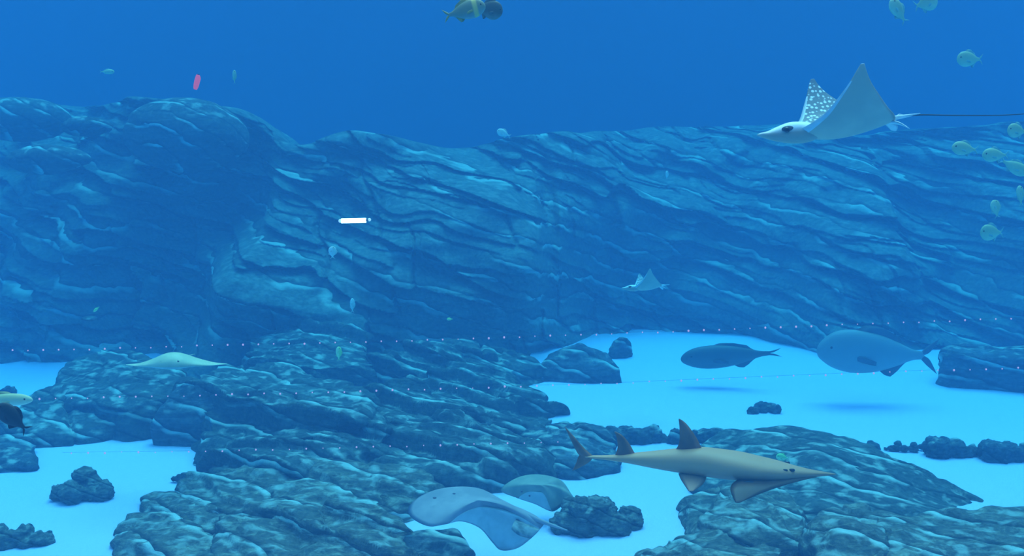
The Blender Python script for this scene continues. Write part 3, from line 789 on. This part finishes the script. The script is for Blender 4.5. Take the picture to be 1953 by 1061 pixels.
M_grouper = (fish_mat('grouper', (0.06, 0.08, 0.08), (0.10, 0.13, 0.13)), plain_mat('grouper_fin', (0.06, 0.08, 0.1)))
M_trev = (fish_mat('trevally', (0.20, 0.23, 0.24), (0.34, 0.38, 0.38), lo=-.3, hi=.2), plain_mat('trevally_fin', (0.08, 0.10, 0.13)))
M_dim = (fish_mat('dim_fish', (0.10, 0.12, 0.09), (0.26, 0.30, 0.24), lo=-.3, hi=.1, mott=.7, scale=6), plain_mat('dim_fin', (0.14, 0.17, 0.14)))
M_yel = (fish_mat('olive_fish', (0.26, 0.30, 0.18), (0.32, 0.42, 0.40), lo=-.2, hi=.15, mott=.8, scale=6, band=(.26, .07, (0.75, 0.62, 0.20))), plain_mat('olive_fin', (0.42, 0.38, 0.12)))
M_tan = (fish_mat('tan_fish', (0.60, 0.55, 0.28), (0.70, 0.68, 0.48), lo=-.1, hi=.1), plain_mat('tan_fin', (0.6, 0.52, 0.25)))
M_lime = (fish_mat('lime_fish', (0.25, 0.65, 0.25), (0.45, 0.75, 0.4)), plain_mat('lime_fin', (0.3, 0.6, 0.25)))
M_palef = (fish_mat('pale_fish', (0.50, 0.66, 0.56), (0.62, 0.76, 0.68)), plain_mat('pale_fin', (0.5, 0.62, 0.55)))

def at_fish(label, x0, x1, y, Y, depth_px, mats, tilt=0.0, head='left', yaw=0.0, group=None, name='reef_fish', **kw):
    """a fish whose nose-to-tail span runs from column x0 to x1"""
    c = atY((x0+x1)/2, y, Y)
    Lm = (x1-x0)*Y/FPX/max(.3, math.cos(tilt)*math.cos(yaw))
    sx = -1 if head == 'left' else 1
    fwd = (sx*math.cos(tilt)*math.cos(yaw), -math.sin(yaw), math.sin(tilt))
    return fish(name, label, c, fwd, Lm, depth_px*Y/FPX/Lm, mats, group=group, **kw)
at_fish('dark long-bodied grouper cruising left over the bright sand right of centre', 1297, 1492, 679, 16.5, 44, M_grouper, tilt=-.07, name='grouper', cat='fish', width=.16, tail=.09, eye=.012, fork=.5, low_fins=True)
at_fish('big deep-bodied fish with a forked tail hovering over sand at the right', 1556, 1792, 674, 15.5, 80, M_trev, tilt=0.05, name='trevally', width=.2, tail=.30, eye=.013, hump=.05)
at_fish('olive fish with a yellow band at the top, just left of a dim one', 846, 925, 21, 6.0, 34, M_yel, tilt=.25, head='right', width=.2, tail=.2, eye=.02)
at_fish('dim blue-grey fish at the top, right behind the olive fish', 905, 958, 18, 6.6, 34, M_dim, tilt=-.2, head='right', width=.22, tail=.16, eye=.02)
c = atY(24, 798, 5.0)
fish('surgeonfish', 'small near-black fish heading up and left at the left edge', c, (-.62, -.1, .62), .185, .46, M_dark_fish, width=.2, tail=.16, eye=.02)
at_fish('pale tan fish cut by the left edge, directly above the near-black fish', -70, 64, 763, 7.0, 24, M_tan, tilt=.0, head='right', width=.14, tail=.07, eye=.015)
G = 'silvery green fish in the loose school at the right'
sch = [(1697,1730,22,25,'left',.9,'small round silver-green fish near the top edge, lower of the top pair'),
       (1745,1786,6,32,'right',.3,'silver-green fish cut by the top edge at upper right'),
       (1824,1876,113,28,'left',.0,'teal fish with clear forked tail at right, above the eagle ray tail'),
       (1814,1868,284,25,'left',.1,'teal fish below the eagle ray tail, leftmost of its row'),
       (1872,1926,296,25,'left',.0,'teal fish in the middle of the row below the eagle ray tail'),
       (1908,1958,318,24,'right',-.5,'teal fish slanting down at the right end of the row below the ray tail'),
       (1920,1962,250,26,'left',.1,'dim teal fish at the right edge just under the ray tail'),
       (1868,1916,444,30,'left',.0,'round green-gold fish, lowest of the school near the right edge')]
for i, (x0, x1, y, dp, hd, tl, lab) in enumerate(sch):
    at_fish(lab, x0, x1, y, 9.5+(i % 3)*.7, dp, M_green, tilt=tl, head=hd, yaw=.15, group='silver-green fish school at the right', width=.24, tail=.2, eye=.03)
def upright(label, x, y, h, w, Y, mats, lean=0.0, yaw=.0, group=None):
    c = atY(x, y, Y); Lm = h*Y/FPX
    return fish('reef_fish', label, c, (math.sin(lean)*math.cos(yaw), -math.sin(yaw)*.5, math.cos(lean)), Lm, w*Y/FPX/Lm, mats, up=(1, .3, 0), group=group, width=.22, tail=.18, eye=.03)
upright('pale teal fish turned head up, above the green-gold fish at right', 1899, 399, 36, 21, 10, M_green, lean=-.25, group='silver-green fish school at the right')
upright('green fish turned head up at the right edge beside the wall recess', 1946, 374, 40, 15, 10, M_green, lean=-.15, group='silver-green fish school at the right')
upright('small pale round fish below the white tube reflection', 634, 482, 24, 15, 9, M_palef)
upright('thin pale blue fish upright in the dark middle of the wall', 672, 583, 28, 9, 12, M_palef)
upright('small lime green fish upright above the central outcrop', 646, 675, 28, 11, 8, M_lime)
upright('little teal fish upright at the upper left beside the pink reflection', 447, 147, 26, 7, 12, M_green)
upright('tiny pale fish by the crest of the far wall right of centre', 1272, 334, 16, 6, 15, M_palef)
at_fish('tiny bright green fish in front of the wall foot near the centre', 852, 864, 609, 8, 5, M_lime, width=.3)
at_fish('tiny lime fish low on the left wall beside the small pale stone', 178, 190, 590, 9, 5, M_lime, tilt=-.7, width=.3)
at_fish('faint pale fish above the crest of the far wall near the centre', 948, 974, 255, 13, 14, M_palef, tilt=.4, head='left', width=.3)
at_fish('faint blue fish high in open water at upper left', 190, 218, 137, 15, 9, M_green, head='right', width=.3)
at_fish('small green-gold fish just over the snout of the guitarfish', 1480, 1506, 873, 8.6, 14, M_lime, head='left', tilt=.2, width=.3)

# ------------------------------------------------------------------ viewing-glass reflections of room lights, modelled as glowing objects in the water
M_cable = plain_mat('added_cable', (0.05, 0.12, 0.2), rough=.6)
M_dot = emit_mat('pink_dot', (0.62, 0.30, 0.50), 1.15)
def reflection_row(label, pts, step, Y, skip=()):  # row of lights reflected in the glass, built as glowing dots
    a = atY(*pts[0], Y)
    root = empty('reflection_row', Matrix.Translation(a))
    props(root, label, 'reflections', 'rows of tiny pink light reflections across the viewing glass')
    xs = [p[0] for p in pts]; ys = [p[1] for p in pts]
    ctrl = [tuple(atY(x, y-1.6, Y)-a) for x, y in pts]
    tube('added_cable', ctrl, [.0006]*len(ctrl), M_cable, root, m=5, n=40)  # cable added to join the dots
    rnd = random.Random(int(ys[0])); x = xs[0]+step*.5; b0 = None
    while x < xs[-1]:
        y = float(np.interp(x, xs, ys))
        r = .0055*rnd.uniform(.55, 1.1)
        if b0 is None:
            b0 = ball('reflection_dot', (0, 0, 0), 1.0, M_dot, root, seg=10)
            b = b0
        else:
            b = b0.copy(); link(b); b.parent = root
        b.location = atY(x, y+rnd.uniform(-1, 1), Y)-a; b.scale = (r, r, r*1.1)
        x += step
reflection_row('topmost row of tiny pink light reflections crossing the foot of the far wall', [(-20,669),(160,667),(400,659),(700,653),(1000,643),(1300,632),(1600,620),(1960,607)], 29.3, 6.4)
reflection_row('middle row of tiny pink light reflections crossing the central outcrop and sand', [(60,762),(320,756),(640,748),(900,740),(1140,733),(1400,722),(1700,710),(1960,702)], 30.6, 6.4)
reflection_row('lowest row of tiny pink light reflections over the left sand and outcrop', [(120,865),(400,861),(640,855),(860,849),(1090,842)], 32.0, 6.4)

def tube_reflection():  # room tube light reflected in the glass, built as a glowing tube
    Y = 6.4; k = Y/FPX; a = atY(676, 421, Y)
    root = empty('tube_reflection', pose(a, (1, 0, .02)))
    props(root, 'reflection of a short glowing white tube light left of centre', 'reflection')
    w = emit_mat('tube_glow', (1.0, .98, .93), 4.0); cp = emit_mat('cap_glow', (.6, .75, .95), .9)
    tube('tube', [(-25*k, 0, 0), (0, 0, 0), (22*k, 0, 0)], [4.6*k]*3, w, root, m=16, n=8)
    ball('end_cap', (-27*k, 0, 0), 3.6*k, cp, root); ball('end_cap', (28.5*k, 0, 1.2*k), 3.2*k, cp, root)
    me = tube('collar', [(22*k, 0, .3*k), (25*k, 0, .6*k), (27*k, 0, 1*k)], [2.6*k]*3, M_cable, root, m=10, n=5)
tube_reflection()
def pink_reflection():  # pink room light reflected in the glass, built as a glowing solid
    Y = 6.4; k = Y/FPX; a = atY(375.5, 157, Y)
    g = emit_mat('pink_glow', (.80, .11, .22), 1.0)
    o = mesh_obj('pink_reflection', [(0, 0, 0)], [], g)
    bpy.data.objects.remove(o)
    root = empty('pink_reflection', pose(a, (0.28, 0, 1)))
    props(root, 'reflection of a small pink glowing light slanting at the upper left', 'reflection')
    loft_body('lens', [(14*k, 4*k, -2*k, 2*k), (9*k, 5*k, -5*k, 3*k), (0, 5.2*k, -5.2*k, 4*k), (-9*k, 4.4*k, -4.6*k, 3.5*k), (-14*k, 2.5*k, -3*k, 2*k)], g, root, n=16, m=14)
    loft_body('cap', [(16*k, 3*k, -1*k, 1.5*k), (15*k, 3.5*k, -1.5*k, 2*k), (13.5*k, 3.5*k, -1.5*k, 2*k)], M_cable, root, n=6, m=10)
pink_reflection()
